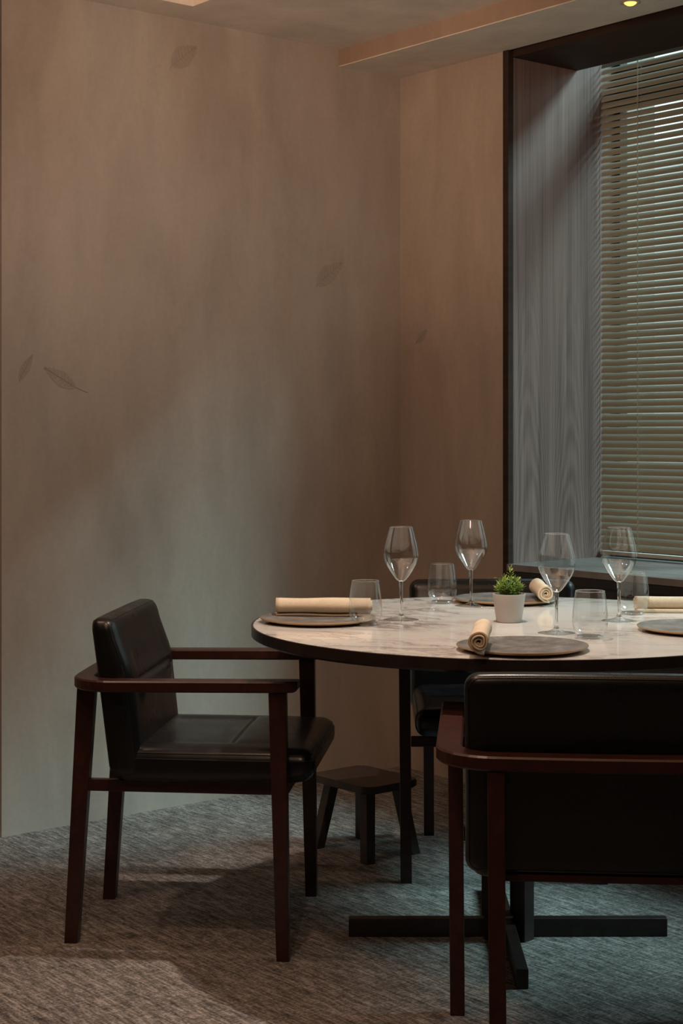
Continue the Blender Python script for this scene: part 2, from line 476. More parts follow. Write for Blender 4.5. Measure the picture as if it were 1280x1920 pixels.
# window wall: plain pier, then the opening, then more wall
TW, TW2, DW = 0.55, 3.40, 0.75
bm = bmesh.new()
sbox(bm, -DW, 0.0, 0.0, TW - 0.02, 0, 3.10)
sbox(bm, -DW, 0.0, TW2 + 0.02, T1, 0, 3.10)
struct('wall_right', bm, M['plaster2'])
bm = bmesh.new()
sbox(bm, -DW, -0.60, TW - 0.02, TW2 + 0.02, 0, 0.74)      # masonry below the glass
sbox(bm, -DW, -0.60, TW - 0.02, TW2 + 0.02, 3.00, 3.10)   # and above it
sbox(bm, -DW, -0.60, TW - 0.02, TW, 0.74, 3.00)
struct('wall_right_outer', bm, M['stone'])
# dark panel below the sill, header and frame of the recess
fr = empty('window_1', P(0, TW, 0), 0, 'deep dark wood window recess with grey veneer lining beside the plaster pier', 'window')
fr['kind'] = 'structure'
del fr['category']
Pi = Matrix.Translation(-fr.location)
def wpart(name, bm, m, parent=None, smooth=False):
    bm.transform(Pi)
    return frombm(name, bm, m, parent or fr, smooth)
bm = bmesh.new(); sbox(bm, -0.016, 0.008, TW - 0.02, TW + 0.006, 0.0, HS, 0.0015)
wpart('frame_stile', bm, M['framewood'])
bm = bmesh.new()
sbox(bm, -0.335, -0.016, TW - 0.02, TW2, HF, HS + 0.02, 0.0015)
wpart('header', bm, M['framewood'])
bm = bmesh.new(); sbox(bm, -0.60, -0.335, TW - 0.02, TW2 + 0.02, 2.99, 3.02)
sbox(bm, -0.345, -0.335, TW, TW2 + 0.02, HF + 0.01, 3.00)
wpart('blind_pocket', bm, M['framewood'])
bm = bmesh.new(); sbox(bm, -0.60, -0.0165, TW - 0.02, TW, 0.74, 2.99)
wpart('reveal_panel', bm, M['veneer'])['label'] = 'grey walnut veneer side panel'
bm = bmesh.new(); sbox(bm, -0.60, 0.010, TW, TW2, 0.738, 0.76, 0.0015)
wpart('sill', bm, M['sill'])
bm = bmesh.new(); sbox(bm, -0.05, -0.004, TW + 0.006, TW2, 0.0, 0.737)
wpart('under_sill_panel', bm, M['darkwood'])
bm = bmesh.new(); sbox(bm, -0.004, 0.006, TW + 0.006, TW2, 0.71, 0.737, 0.001)
wpart('sill_fascia', bm, M['darkwood'])
# glazing bars and panes at 0.55 beyond the wall face
def bar(s0, s1, t0, t1, h0, h1, name='glazing_bar'):
    bm = bmesh.new(); sbox(bm, s0, s1, t0, t1, h0, h1, 0.002)
    return wpart(name, bm, M['wframe'])
bar(-0.575, -0.535, TW, TW + 0.022, 0.76, 2.99)
bar(-0.575, -0.535, TW + 0.022, TW2, 0.76, 0.80)
bar(-0.575, -0.535, TW + 0.022, TW2, 2.335, 2.465)
bar(-0.575, -0.535, TW + 0.022, TW2, 2.96, 2.99)
for tt in (1.22, 2.70):
    bar(-0.575, -0.535, tt, tt + 0.05, 0.80, 2.335)
bar(-0.62, -0.50, 1.72, 2.05, 0.76, 2.99, 'sun_block_pier')  # unseen pier, added to keep sun off the left end of the wall
ts = [TW + 0.022, 1.22, 1.27, 1.72, 2.05, 2.70, 2.75, TW2]
for i in range(0, 8, 2):
    bm = bmesh.new(); sbox(bm, -0.556, -0.554, ts[i] + 0.0005, ts[i + 1] - 0.0005, 0.8005, 2.3345)
    wpart('pane', bm, M['pane'])
# remaining room walls behind and beside the camera
bm = bmesh.new(); sbox(bm, S1, S1 + 0.1, -0.15, T1, 0, 2.80); struct('wall_back', bm, M['room'])
bm = bmesh.new(); sbox(bm, -DW, S1 + 0.1, T1, T1 + 0.1, 0, 2.80); struct('wall_front', bm, M['room'])

# pale building across the street, which hides the low sky from the window
bm = bmesh.new(); sbox(bm, -10.0, -9.0, -25, 25, -3.0, 4.1)
struct('wall_outside', bm, M['facade'])
# leaf imprints pressed into the plaster
def leaf_mark(parent, s, t, h, length, ang, stem=0.25, width=0.30):
    bm = bmesh.new()
    n = 18; up = []; lo = []
    for i in range(n + 1):
        q = i / n
        wv = width * length * (math.sin(PI * q ** 0.8)) * (1 + 0.05 * math.sin(17 * q)) * 0.95
        up.append((q * length - length / 2, wv)); lo.append((q * length - length / 2, -wv * 0.92))
    def W(u, v, d):
        a = u * math.cos(ang) - v * math.sin(ang); b = u * math.sin(ang) + v * math.cos(ang)
        if t is None: q = P(s - a, d, h + b)     # on left wall: a positive goes right
        else: q = P(d, t + a, h + b)
        return q
    top = [bm.verts.new(W(u, v, 0.0012)) for u, v in up]; mid = [bm.verts.new(W(u, 0, 0.0004)) for u, v in up]; bot = [bm.verts.new(W(u, v, 0.0012)) for u, v in lo]
    for A, B in ((top, mid), (mid, bot)):
        for i in range(n):
            try: bm.faces.new((A[i], A[i + 1], B[i + 1], B[i]))
            except ValueError: pass
    for i in range(2, n - 1, 2):                  # side veins
        u = up[i][0]
        for sg in (1, -1):
            wv = up[i][1] * 0.85 * sg
            tube(bm, [W(u, 0, 0.0014), W(u + length * 0.10, wv, 0.0014)], 0.0005, 4)
    tube(bm, [W(-length / 2 - stem * length, -0.05 * length, 0.0012), W(-length / 2, 0, 0.0012), W(length / 2, 0, 0.0012)], 0.0009, 5)
    o = frombm('leaf_imprint', bm, M['leafmark'], parent)
    return o
leaf_mark(wall_left, 0.9316, None, 2.403, 0.125, math.radians(38), 0.10)
leaf_mark(wall_left, 0.3288, None, 1.742, 0.145, math.radians(37), 0.05, 0.24)
leaf_mark(wall_left, 1.385, None, 1.362, 0.125, math.radians(152), 0.35, 0.20)
leaf_mark(wall_left, 1.50, None, 1.39, 0.09, math.radians(60), 0.05, 0.18)
leaf_mark(bpy.data.objects['wall_right'], 0.0, 0.115, 1.534, 0.07, math.radians(35), 0.1, 0.25)

# ================================================================ BLIND
def Q(t, d, h): return P(-d, t, h)
ub = Vector((R.x, R.y, 0)); vb = Vector((L.x, L.y, 0)); BD = 0.464
bl0, bl1 = TW + 0.003, 1.20
blind = empty('venetian_blind', Q(bl0, BD, 0.76), 0, 'olive venetian blind with narrow slats hanging in the window recess', 'blind')
OPEN = 0.0; pitch = 0.0236; tilt = math.radians(55.5); wsl = 0.0275
bm = bmesh.new()
prof = []
for i in range(7):
    a = (i / 6 - 0.5)
    x = a * wsl; z = 0.0026 * (1 - (2 * a) ** 2)
    prof.append((x * math.cos(tilt) - z * math.sin(tilt), x * math.sin(tilt) + z * math.cos(tilt)))
ends = []
Ln = bl1 - bl0
for tpos in (0, Ln):
    ends.append([bm.verts.new(ub * tpos + vb * px + Vector((0, 0, pz))) for px, pz in prof] +
                [bm.verts.new(ub * tpos + vb * (px + 0.0004) + Vector((0, 0, pz - 0.0005))) for px, pz in prof[::-1]])
A, B = ends; nn = len(A)
for i in range(nn): bm.faces.new((A[i], A[(i + 1) % nn], B[(i + 1) % nn], B[i]))
bm.faces.new(A[::-1]); bm.faces.new(B)
h0 = 0.800; nsl = 72
bmesh.ops.recalc_face_normals(bm, faces=bm.faces)
sme = bpy.data.meshes.new('slat'); bm.to_mesh(sme); bm.free(); sme.materials.append(M['slat'])
rs = random.Random(3)
for i in range(nsl):
    o = bpy.data.objects.new('slat', sme); COL.objects.link(o); o.parent = blind
    o.location = (0, 0, h0 - 0.76 + i * pitch + rs.uniform(-0.0006, 0.0006))
    j = rs.uniform(-0.035, 0.035) - OPEN * sstep(nsl - 9.5, nsl - 7, i)
    o.rotation_mode = 'QUATERNION'
    from mathutils import Quaternion
    o.rotation_quaternion = Quaternion(ub, j)
Bi = Matrix.Translation(-blind.location)
def bpart(name, bm, m):
    bm.transform(Bi); return frombm(name, bm, m, blind)
bm = bmesh.new(); sbox(bm, -BD - 0.012, -BD + 0.012, bl0, bl1, 0.770, 0.783, 0.002); bpart('bottom_rail', bm, M['rail'])
for tt in (0.720, 1.04):
    bm = bmesh.new()
    for dd in (-0.0105, 0.0105): tube(bm, [Q(tt, BD + dd, 0.778), Q(tt, BD + dd, 2.47)], 0.0006, 5)
    tube(bm, [Q(tt + 0.004, BD - 0.0115, 0.778), Q(tt + 0.004, BD - 0.0115, 2.47)], 0.0007, 5)
    for i in range(0, nsl):
        hh = h0 + (i + 0.5) * pitch
        tube(bm, [Q(tt, BD - 0.0105, hh + 0.002), Q(tt + 0.0035, BD - 0.0130, hh - 0.004), Q(tt, BD - 0.0105, hh - 0.010)], 0.0007, 4)
    bpart('ladder_cord', bm, M['cord'])

# ================================================================ CHAIR
def make_chair():
    root = empty('armchair', (0, 0, 0), 0, 'chair', 'chair')
    W = M['chairwood']
    # ---- armrest rail: one bent ribbon round three sides
    path = [(-0.268, 0.036), (-0.268, 0.033), (-0.268, 0.025)] + [(-0.268, 0.018 - 0.393 * i / 8) for i in range(1, 9)]
    rc = 0.085; cx, cy = -0.268 + rc, -0.478 + rc
    path = [p for p in path if p[1] > cy]
    for i in range(11):
        a = PI + (PI / 2) * i / 10
        path.append((cx + rc * math.cos(a), cy + rc * math.sin(a)))
    for i in range(1, 6): path.append((cx + (-2 * cx) * i / 6, -0.478 - 0.004 * math.sin(PI * i / 6)))
    half = [p for p in path if p[0] < 0.0001 and path.index(p) < len(path) - 5 + 0]
    left = path[:-5]
    pathf = left + path[-5:] + [(-x, y) for x, y in left[::-1]]
    bm = bmesh.new(); rings = []; wd = 0.024; th = 0.026
    N = len(pathf)
    for i, (x, y) in enumerate(pathf):
        a = Vector(pathf[max(i - 1, 0)]); b = Vector(pathf[min(i + 1, N - 1)]); d = (b - a).normalized()
        nrm = Vector((-d.y, d.x)); top = 0.630 + 0.006 * max(0.0, (y + 0.478) / 0.51)
        t2 = th; bot = top - th; k = 0.0035
        bot += {0: 0.009, 1: 0.0045, 2: 0.0008}.get(min(i, N - 1 - i), 0.0); top_i = top
        pr = [(-wd + k, top_i), (wd - k, top_i), (wd, top_i - k), (wd, bot + k), (wd - k, bot), (-wd + k, bot), (-wd, bot + k), (-wd, top_i - k)]
        rings.append([bm.verts.new((x + nrm.x * u, y + nrm.y * u, z)) for u, z in pr])
    for A, B in zip(rings, rings[1:]):
        for k in range(8): bm.faces.new((A[k], A[(k + 1) % 8], B[(k + 1) % 8], B[k]))
    bm.faces.new(rings[0]); bm.faces.new(rings[-1][::-1])
    frombm('arm_rail', bm, W, root)
    # ---- legs
    def leg(xb, yb, xt, yt, ztop, wb, wt, lx=0.015):
        bm = bmesh.new()
        hexa(bm, [(xb - lx, yb - wb / 2, 0), (xb + lx, yb - wb / 2, 0), (xb + lx, yb + wb / 2, 0), (xb - lx, yb + wb / 2, 0),
                  (xt - lx, yt - wt / 2, ztop), (xt + lx, yt - wt / 2, ztop), (xt + lx, yt + wt / 2, ztop), (xt - lx, yt + wt / 2, ztop)], 0.002)
        frombm('leg', bm, W, root)
    for sg in (-1, 1):
        leg(sg * 0.259, 0.0, sg * 0.264, -0.012, 0.6085, 0.029, 0.040)
        leg(sg * 0.180, -0.512, sg * 0.184, -0.474, 0.6040, 0.031, 0.043)
    # ---- frame under the seat
    for sg in (-1, 1):
        bm = bmesh.new(); box(bm, sg * 0.183 - 0.010, sg * 0.183 + 0.010, -0.484, -0.0205, 0.358, 0.3855, 0.002)
        frombm('side_rail', bm, W, root)
    bm = bmesh.new(); box(bm, -0.246, 0.246, -0.020, 0.002, 0.360, 0.386, 0.002); frombm('front_rail', bm, W, root)
    bm = bmesh.new(); box(bm, -0.172, 0.172, -0.404, -0.384, 0.386, 0.399, 0.002); frombm('rear_rail', bm, W, root)
    # ---- seat cushion
    y0, y1, z0, z1 = -0.400, 0.066, 0.386, 0.468
    hx, hy, hz = 0.236, (y1 - y0) / 2, (z1 - z0) / 2
    def dseat(x, y, z):
        v = y / hy; wz = z / hz
        X = x * (1 - 0.02 * (1 - sstep(-1, -0.4, v)))
        Y = y + (y0 + y1) / 2; Z = z + (z0 + z1) / 2
        topw = sstep(-0.1, 0.9, wz)
        Z += 0.009 * topw * (1 - (x / hx) ** 4) * (1 - max(0, v) ** 6)
        win = 1 - sstep(0.150, 0.185, abs(x))
        Z -= topw * win * (0.009 * math.exp(-((Y + 0.130) / 0.0055) ** 2))
        Z -= topw * win * 0.007 * (1 - sstep(-0.145, -0.128, Y)) * sstep(-0.36, -0.30, Y)
        Z += topw * 0.004 * math.exp(-((Y + 0.085) / 0.045) ** 2) * win
        fr_ = sstep(-0.045, 0.066, Y)
        Z += (1 - topw) * 0.010 * fr_ ** 1.4 * (1 - sstep(-0.2, 0.9, wz))
        return Vector((X, Y, Z))
    seat = frombm('seat', rbox(hx, hy, hz, 0.031, (44, 88, 3), dseat), M['leather'], root, True)
    def loop(hx_, hy_, r_, n=14):
        pts = []
        for qx, qy, a0 in ((1, 1, 0), (-1, 1, PI / 2), (-1, -1, PI), (1, -1, 1.5 * PI)):
            for i in range(n):
                a = a0 + PI / 2 * i / (n - 1)
                pts.append((qx * (hx_ - r_) + r_ * math.cos(a), qy * (hy_ - r_) + r_ * math.sin(a)))
            nx = pts[-1]
        return pts
    def dense(pts, step=0.02):
        out = []
        for i in range(len(pts)):
            a = Vector(pts[i]); b = Vector(pts[(i + 1) % len(pts)]); k = max(1, int((b - a).length / step))
            for j in range(k): out.append(tuple(a.lerp(b, j / k)))
        return out
    for zz, rr in ((hz - 0.012, 0.0017), (hz - 0.024, 0.0013)):
        bm = bmesh.new()
        off = 0.0062 if zz > hz - 0.02 else 0.0014
        tube(bm, [dseat(x, y, zz) for x, y in dense(loop(hx - off, hy - off, 0.025))], rr, 6, True)
        frombm('piping', bm, M['piping'], seat, True)
    # ---- back cushion: x across, y thickness, z height
    bz0, bz1 = 0.398, 0.765
    bx, by, bz = 0.240, 0.036, (bz1 - bz0) / 2
    def dback(x, y, z):
        Z = z + (bz0 + bz1) / 2
        v = (y / by + 1) / 2            # 0 rear face, 1 front face
        rear = -0.457 + (0.765 - Z) * 0.125
        f = sstep(0.77, 0.60, Z) if False else (1 - sstep(0.60, 0.775, Z))
        front = -0.399 + 0.045 * f + max(0.0, 0.60 - Z) * 0.11
        fw = sstep(0.5, 1.0, v)
        win = 1 - sstep(0.145, 0.190, abs(x))
        front -= fw * win * 0.010 * math.exp(-((Z - 0.618) / 0.0060) ** 2)
        front += fw * win * 0.008 * math.exp(-((Z - 0.592) / 0.026) ** 2)
        front -= fw * win * 0.006 * math.exp(-((Z - 0.655) / 0.03) ** 2)
        front += fw * 0.006 * (1 - (x / bx) ** 4) - 0.003
        Y = rear + (front - rear) * v
        Z += 0.003 * (1 - (x / bx) ** 4) * sstep(0.70, 0.765, Z)
        Xs = x * (1 + 0.006 * math.sin(Z * 9))
        return Vector((Xs, Y, Z))
    back = frombm('backrest', rbox(bx, by, bz, 0.026, (50, 6, 90), dback), M['leather'], root, True)
    for yy in (by - 0.0120, -by + 0.0075):
        bm = bmesh.new()
        off = 0.0050 if yy > 0 else 0.0072
        tube(bm, [dback(x, yy, z) for x, z in dense(loop(bx - off, bz - off, 0.022))], 0.0016, 6, True)
        frombm('piping', bm, M['piping'], back, True)
    bm = bmesh.new(); k = -0.205
    while k < 0.205:
        a = dback(k, -by + 0.0115, bz - 0.0042); b_ = dback(k + 0.0036, -by + 0.0115, bz - 0.0042)
        tube(bm, [a, b_], 0.0007, 5); k += 0.0062
    frombm('stitching', bm, M['thread'], back)
    return root
def yaw(fx, fy): return math.atan2(fy, fx) - PI / 2
ch = make_chair()
ch.location = (-0.1045, 3.9415, 0); ch.rotation_euler = (0, 0, yaw(0.9945, -0.1045))
ch['label'] = 'dark wood armchair with black leather cushions seen sideways at left against the plaster wall'
ch['group'] = 'armchairs round the table'
ch2 = copy_tree(ch); ch2.location = (0.497, 3.323, 0); ch2.rotation_euler = (0, 0, yaw(0.087, 0.996))
ch2['label'] = 'nearest dark wood armchair, seen from behind with its black leather back towards us'
ch3 = copy_tree(ch); ch3.location = (0.431, 4.314, 0); ch3.rotation_euler = (0, 0, yaw(-0.0175, -1))
ch3['label'] = 'armchair on the far side of the table below the window, facing us and mostly hidden'

# ================================================================ TABLE
TX, TY, TR, TH = 0.412, 3.850, 0.625, 0.745
tb = empty('dining_table', (TX, TY, 0), 0, 'round pedestal dining table with white veined marble top and black edge', 'table')
bm = bmesh.new(); lathe(bm, [(0, TH - 0.012), (TR - 0.004, TH - 0.012), (TR - 0.004, TH - 0.0015), (TR - 0.0055, TH), (0, TH)], 128)
frombm('tabletop', bm, M['marble'], tb, False)
bm = bmesh.new(); lathe(bm, [(0, TH - 0.0305), (TR - 0.012, TH - 0.0305), (TR, TH - 0.024), (TR, TH - 0.001), (TR - 0.001, TH), (TR - 0.0035, TH), (TR - 0.0035, TH - 0.0125), (0, TH - 0.0125)], 128)
frombm('edge_band', bm, M['darkwood'], tb)
ox, oy = -0.017, 0.015
def rotp(pts, a):
    return [(x * math.cos(a) - y * math.sin(a), x * math.sin(a) + y * math.cos(a)) for x, y in pts]
for (hx, hy, zt, a) in ((0.378, 0.0140, 0.043, math.radians(0.2)), (0.0135, 0.375, 0.0428, math.radians(-1.0))):
    segs = [((-hx, -hy), (hx, hy))] if hx > hy else [((-hx, -hy), (hx, -0.0142)), ((-hx, 0.0142), (hx, hy))]
    bm = bmesh.new()
    for (p, q) in segs:
        c = rotp([(p[0], p[1]), (q[0], p[1]), (q[0], q[1]), (p[0], q[1])], a)
        hexa(bm, [(x + ox, y + oy, 0) for x, y in c] + [(x + ox, y + oy, zt) for x, y in c], 0.002)
    frombm('foot_bar', bm, M['darkwood'], tb)
for qx in (-1, 1):
    for qy in (-1, 1):
        bm = bmesh.new(); c = rotp([(-0.018, -0.018), (0.018, -0.018), (0.018, 0.018), (-0.018, 0.018)], PI / 4)
        cx, cy = ox + qx * 0.034, oy + qy * 0.033
        hexa(bm, [(x + cx, y + cy, 0) for x, y in c] + [(x + cx, y + cy, TH - 0.031) for x, y in c], 0.0015)
        frombm('post', bm, M['darkwood'], tb)
bm = bmesh.new(); box(bm, ox - 0.2, ox + 0.2, oy - 0.2, oy + 0.2, TH - 0.044, TH - 0.0308, 0.003)
frombm('mounting_plate', bm, M['darkwood'], tb)

# ================================================================ STOOL
st = empty('low_stool', (0.067, 4.646, 0), math.atan2(0.64, 0.77), 'small low wooden stool with splayed legs on the carpet behind the table', 'stool')
bm = bmesh.new()
pts = []
for qx, qy, a0 in ((1, 1, 0), (-1, 1, PI / 2), (-1, -1, PI), (1, -1, 1.5 * PI)):
    for i in range(7):
        a = a0 + PI / 2 * i / 6; pts.append((qx * (0.100 - 0.03) + 0.03 * math.cos(a), qy * (0.128 - 0.03) + 0.03 * math.sin(a)))
prism(bm, pts, 0.192, 0.213)
bmesh.ops.bevel(bm, geom=[e for e in bm.edges if abs(e.verts[0].co.z - e.verts[1].co.z) < 1e-6], offset=0.003, segments=2, affect='EDGES')
frombm('seat', bm, M['stoolwood'], st)
for qx in (-1, 1):
    for qy in (-1, 1):
        bm = bmesh.new(); xb, yb, xt, yt = qx * 0.085, qy * 0.111, qx * 0.058, qy * 0.078; a = 0.016; b = 0.015
        hexa(bm, [(xb - b, yb - b, 0), (xb + b, yb - b, 0), (xb + b, yb + b, 0), (xb - b, yb + b, 0),
                  (xt - a, yt - a, 0.1915), (xt + a, yt - a, 0.1915), (xt + a, yt + a, 0.1915), (xt - a, yt + a, 0.1915)], 0.002)
        frombm('leg', bm, M['stoolwood'], st)

# ================================================================ TABLEWARE
def smooth_prof(pts, k=4):
    out = []
    P_ = [pts[0]] + list(pts) + [pts[-1]]
    for i in range(1, len(P_) - 2):
        p0, p1, p2, p3 = [Vector(p) for p in P_[i - 1:i + 3]]
        for j in range(k):
            t = j / k
            out.append(tuple(0.5 * ((2 * p1) + (p2 - p0) * t + (2 * p0 - 5 * p1 + 4 * p2 - p3) * t * t + (3 * p1 - p0 - 3 * p2 + p3) * t ** 3)))
    out.append(tuple(pts[-1])); return out
def wine_glass():
    r = empty('wine_glass', (0, 0, 0), 0, '', 'glass', 'stemmed wine glasses on the table')
    bm = bmesh.new()
    lathe(bm, smooth_prof([(0.0045, 0.0925), (0.012, 0.098), (0.024, 0.114), (0.036, 0.133), (0.0415, 0.148), (0.0423, 0.158), (0.0405, 0.174), (0.0355, 0.196), (0.0282, 0.2235)], 5), 56)
    frombm('bowl', bm, M['thin_glass'], r, True)
    bm = bmesh.new(); tube(bm, [(0.0281 * math.cos(2 * PI * i / 48), 0.0281 * math.sin(2 * PI * i / 48), 0.2237) for i in range(48)], 0.00055, 6, True)
    frombm('rim', bm, M['crystal'], r, True)
    bm = bmesh.new()
    lathe(bm, smooth_prof([(0.0, 0.0965), (0.0048, 0.0945), (0.0050, 0.088), (0.0042, 0.075), (0.0036, 0.055), (0.0036, 0.030), (0.0040, 0.018), (0.0058, 0.0120), (0.0, 0.0105)], 4), 40)
    frombm('stem', bm, M['crystal'], r, True)
    bm = bmesh.new()
    lathe(bm, smooth_prof([(0.0056, 0.0118), (0.0120, 0.0078), (0.026, 0.0036), (0.041, 0.0016), (0.0422, 0.0009)], 4), 56)
    frombm('foot', bm, M['foot_glass'], r, True)
    return r
def tumbler():
    r = empty('water_tumbler', (0, 0, 0), 0, '', 'glass', 'stemless water tumblers on the table')
    bm = bmesh.new()
    lathe(bm, smooth_prof([(0.0, 0.0062), (0.020, 0.0064), (0.0275, 0.0085), (0.0355, 0.0190), (0.0388, 0.034), (0.0385, 0.052), (0.0360, 0.078), (0.0322, 0.1035)], 5), 56)
    frombm('bowl', bm, M['thin_glass'], r, True)
    bm = bmesh.new(); tube(bm, [(0.0321 * math.cos(2 * PI * i / 48), 0.0321 * math.sin(2 * PI * i / 48), 0.1037) for i in range(48)], 0.0006, 6, True)
    frombm('rim', bm, M['crystal'], r, True)
    bm = bmesh.new()
    lathe(bm, [(0, 0.0002), (0.0245, 0.0002), (0.0268, 0.0012), (0.0280, 0.0040), (0.0268, 0.0070), (0.0200, 0.0056), (0, 0.0054)], 56)
    frombm('base', bm, M['foot_glass'], r, True)
    return r
wg = wine_glass()
for i, (x, y, lb) in enumerate([
        (0.1436, 3.903, 'wine glass farthest left, right of the napkin and plate at the table\'s left edge'),
        (0.336, 4.211, 'wine glass left of the potted plant, standing before the far plate'),
        (0.4825, 3.646, 'nearest wine glass, behind the front plate and right of the potted plant'),
        (0.6628, 3.881, 'wine glass farthest right, standing in front of the blind and window sill')]):
    o = wg if i == 0 else copy_tree(wg)
    o.location = (x, y, TH + 0.0002); o.rotation_euler = (0, 0, i * 0.7); o['label'] = lb
tg = tumbler()
for i, (x, y, lb) in enumerate([
        (0.056, 3.806, 'water tumbler in front of the left napkin roll'),
        (0.266, 4.289, 'water tumbler at the back between the two left wine glasses'),
        (0.545, 3.562, 'nearest water tumbler, at the right rim of the front plate'),
        (0.7236, 4.028, 'water tumbler behind the right wine glass, at the end of a napkin')]):
    o = tg if i == 0 else copy_tree(tg)
    o.location = (x, y, TH + 0.0002); o.rotation_euler = (0, 0, i * 0.9); o['label'] = lb
# plates
def plate(seed):
    rr = random.Random(seed); ph = [rr.uniform(0, 6.28) for _ in range(3)]
    wob = lambda a: 0.010 * math.sin(2 * a + ph[0]) + 0.006 * math.sin(3 * a + ph[1]) + 0.003 * math.sin(5 * a + ph[2])
    r = empty('dinner_plate', (0, 0, 0), 0, '', 'plate', 'stoneware plates set round the table')
    bm = bmesh.new(); lathe(bm, [(0, 0.0062), (0.060, 0.0062), (0.105, 0.0072), (0.125, 0.0098), (0.1345, 0.0118), (0.1365, 0.0118)], 80, wob=wob)
    frombm('plate_face', bm, M['plate'], r, True)
    bm = bmesh.new(); lathe(bm, [(0.1365, 0.0118), (0.1377, 0.0105), (0.1365, 0.0085), (0.120, 0.0035), (0.100, 0.0006), (0.095, 0.0003), (0, 0.0003)], 80, wob=wob)
    frombm('plate_underside', bm, M['plate_edge'], r, True)
    return r
PL = [(-0.0547, 3.876, 'grey stoneware plate at the table\'s left edge under a napkin roll', 1),
      (0.376, 3.374, 'grey-brown stoneware plate nearest to us at the front rim of the table', 2),
      (0.4387, 4.325, 'stoneware plate on the far side behind the potted plant', 3),
      (0.812, 3.696, 'pale bluish stoneware plate at the right, cut off by the frame', 4)]
for x, y, lb, sd_ in PL:
    p = plate(sd_); p.location = (x, y, TH + 0.0002); p['label'] = lb
# napkin rolls: a spiral of thick linen
def napkin(seed, rad=0.0215, length=0.228, flat=1.0, turns=3.3):
    rr = random.Random(seed); bm = bmesh.new(); n = 84; rings = []
    ph = rr.uniform(0, 6.28)
    NS = 26
    for i in range(NS + 1):
        q = i / NS; x = (q - 0.5) * length
        sc = 1 + 0.035 * math.sin(5.3 * q + ph) + 0.02 * math.sin(11 * q + ph * 2)
        ex = rr.uniform(-0.0006, 0.0006)
        outer = []; inner = []
        for k in range(n + 1):
            u = k / n; a = -PI / 2 - 0.35 + u * turns * 2 * PI
            r0 = rad * (1 - 0.80 * u) * sc * (1 + 0.04 * math.sin(3 * a + ph))
            th = rad * 0.80 / turns * 0.43
            if k < 4: r0 *= 1.0 + (4 - k) * 0.05
            cy = -rad * 0.10 * u
            skew = 0.0022 * math.sin(7 * u + ph) * (1 if i in (0, NS) else 0)
            for lst, rr_ in ((outer, r0), (inner, max(r0 - th * 2, 0.0004))):
                lst.append(bm.verts.new((x + ex + skew, math.cos(a) * rr_, (math.sin(a) * rr_ * flat) + cy)))
        rings.append(outer + inner[::-1])
    m_ = len(rings[0])
    for A, B in zip(rings, rings[1:]):
        for k in range(m_): bm.faces.new((A[k], A[(k + 1) % m_], B[(k + 1) % m_], B[k]))
    for ring in (rings[0], rings[-1]):
        for k in range(n): bm.faces.new((ring[k], ring[k + 1], ring[m_ - 2 - k], ring[m_ - 1 - k]))
    zmin = min(v.co.z for v in bm.verts)
    bmesh.ops.translate(bm, verts=bm.verts, vec=(0, 0, -zmin))
    return bm
def put_napkin(a, b, h, seed, lb, **k):
    a = Vector(a); b = Vector(b); d = b - a
    bm = napkin(seed, length=d.length, **k)
    if k.get('flat', 1) < 1:
        box(bm, -d.length / 2 + 0.004, d.length / 2 - 0.002, -0.026, 0.017, 0.0003, 0.0090, 0.0035)
        for v in bm.verts: pass
    o = frombm('napkin_roll', bm, M['linen'], None, True)
    o.location = ((a.x + b.x) / 2, (a.y + b.y) / 2, h); o.rotation_euler = (0, 0, math.atan2(d.y, d.x))
    tag(o, lb, 'napkin', 'rolled cream napkins')
    return o
put_napkin((-0.157, 3.935), (0.072, 3.925), TH + 0.0074, 5, 'cream linen napkin roll lying across the left plate')
put_napkin((0.272, 3.212), (0.300, 3.432), TH + 0.0110, 8, 'cream napkin roll on the left side of the nearest plate, spiral end towards us', rad=0.0225)
put_napkin((0.528, 4.190), (0.530, 4.405), TH + 0.0095, 11, 'cream napkin roll on the right side of the far plate behind a wine glass', rad=0.0225)
o = put_napkin((0.736, 4.085), (0.955, 4.075), TH + 0.0003, 14, 'cream folded napkin roll lying on the bare marble at the right', rad=0.0235, flat=0.80)

# potted plant
pp = empty('potted_plant', (0.399, 3.870, TH), 0, 'small leafy green plant in a tapered grey pot at the middle of the table', 'plant')
bm = bmesh.new()
lathe(bm, [(0, 0.0004), (0.0290, 0.0004), (0.0302, 0.0018), (0.0392, 0.0665), (0.0390, 0.0675), (0.0370, 0.0675), (0.0362, 0.0660), (0.0345, 0.056), (0, 0.056)], 64)
frombm('pot', bm, M['pot'], pp, True)
bm = bmesh.new(); lathe(bm, [(0, 0.0585), (0.0350, 0.0585), (0.0345, 0.0565), (0, 0.0565)], 32); frombm('soil', bm, M['soil'], pp)
rp = random.Random(21)
verts, faces, tones = [], [], []
sbm = bmesh.new()
def leaf(p, d, ln, wd, tone):
    d = d.normalized(); up = Vector((0, 0, 1))
    s = d.cross(up)
    s = s.normalized() if s.length > 1e-3 else Vector((1, 0, 0))
    n = s.cross(d); roll = rp.uniform(-0.7, 0.7); s = s * math.cos(roll) + n * math.sin(roll); n = s.cross(d)
    i = len(verts)
    droop = n * (-0.12 * ln)
    pts = [p, p + d * ln * .35 + s * wd, p + d * ln * .35 - s * wd, p + d * ln * .7 + s * wd * .75 + droop * .4, p + d * ln * .7 - s * wd * .75 + droop * .4, p + d * ln + droop,
           p + d * ln * .35 - n * wd * .35, p + d * ln * .7 - n * wd * .3 + droop * .4]
    verts.extend(pts); faces.extend([(i, i + 6, i + 1), (i, i + 2, i + 6), (i + 1, i + 6, i + 7, i + 3), (i + 6, i + 2, i + 4, i + 7), (i + 3, i + 7, i + 5), (i + 7, i + 4, i + 5)])
    tones.extend([tone - 0.1, tone, tone, tone + .08, tone + .08, tone + .15, tone - .12, tone - .05])
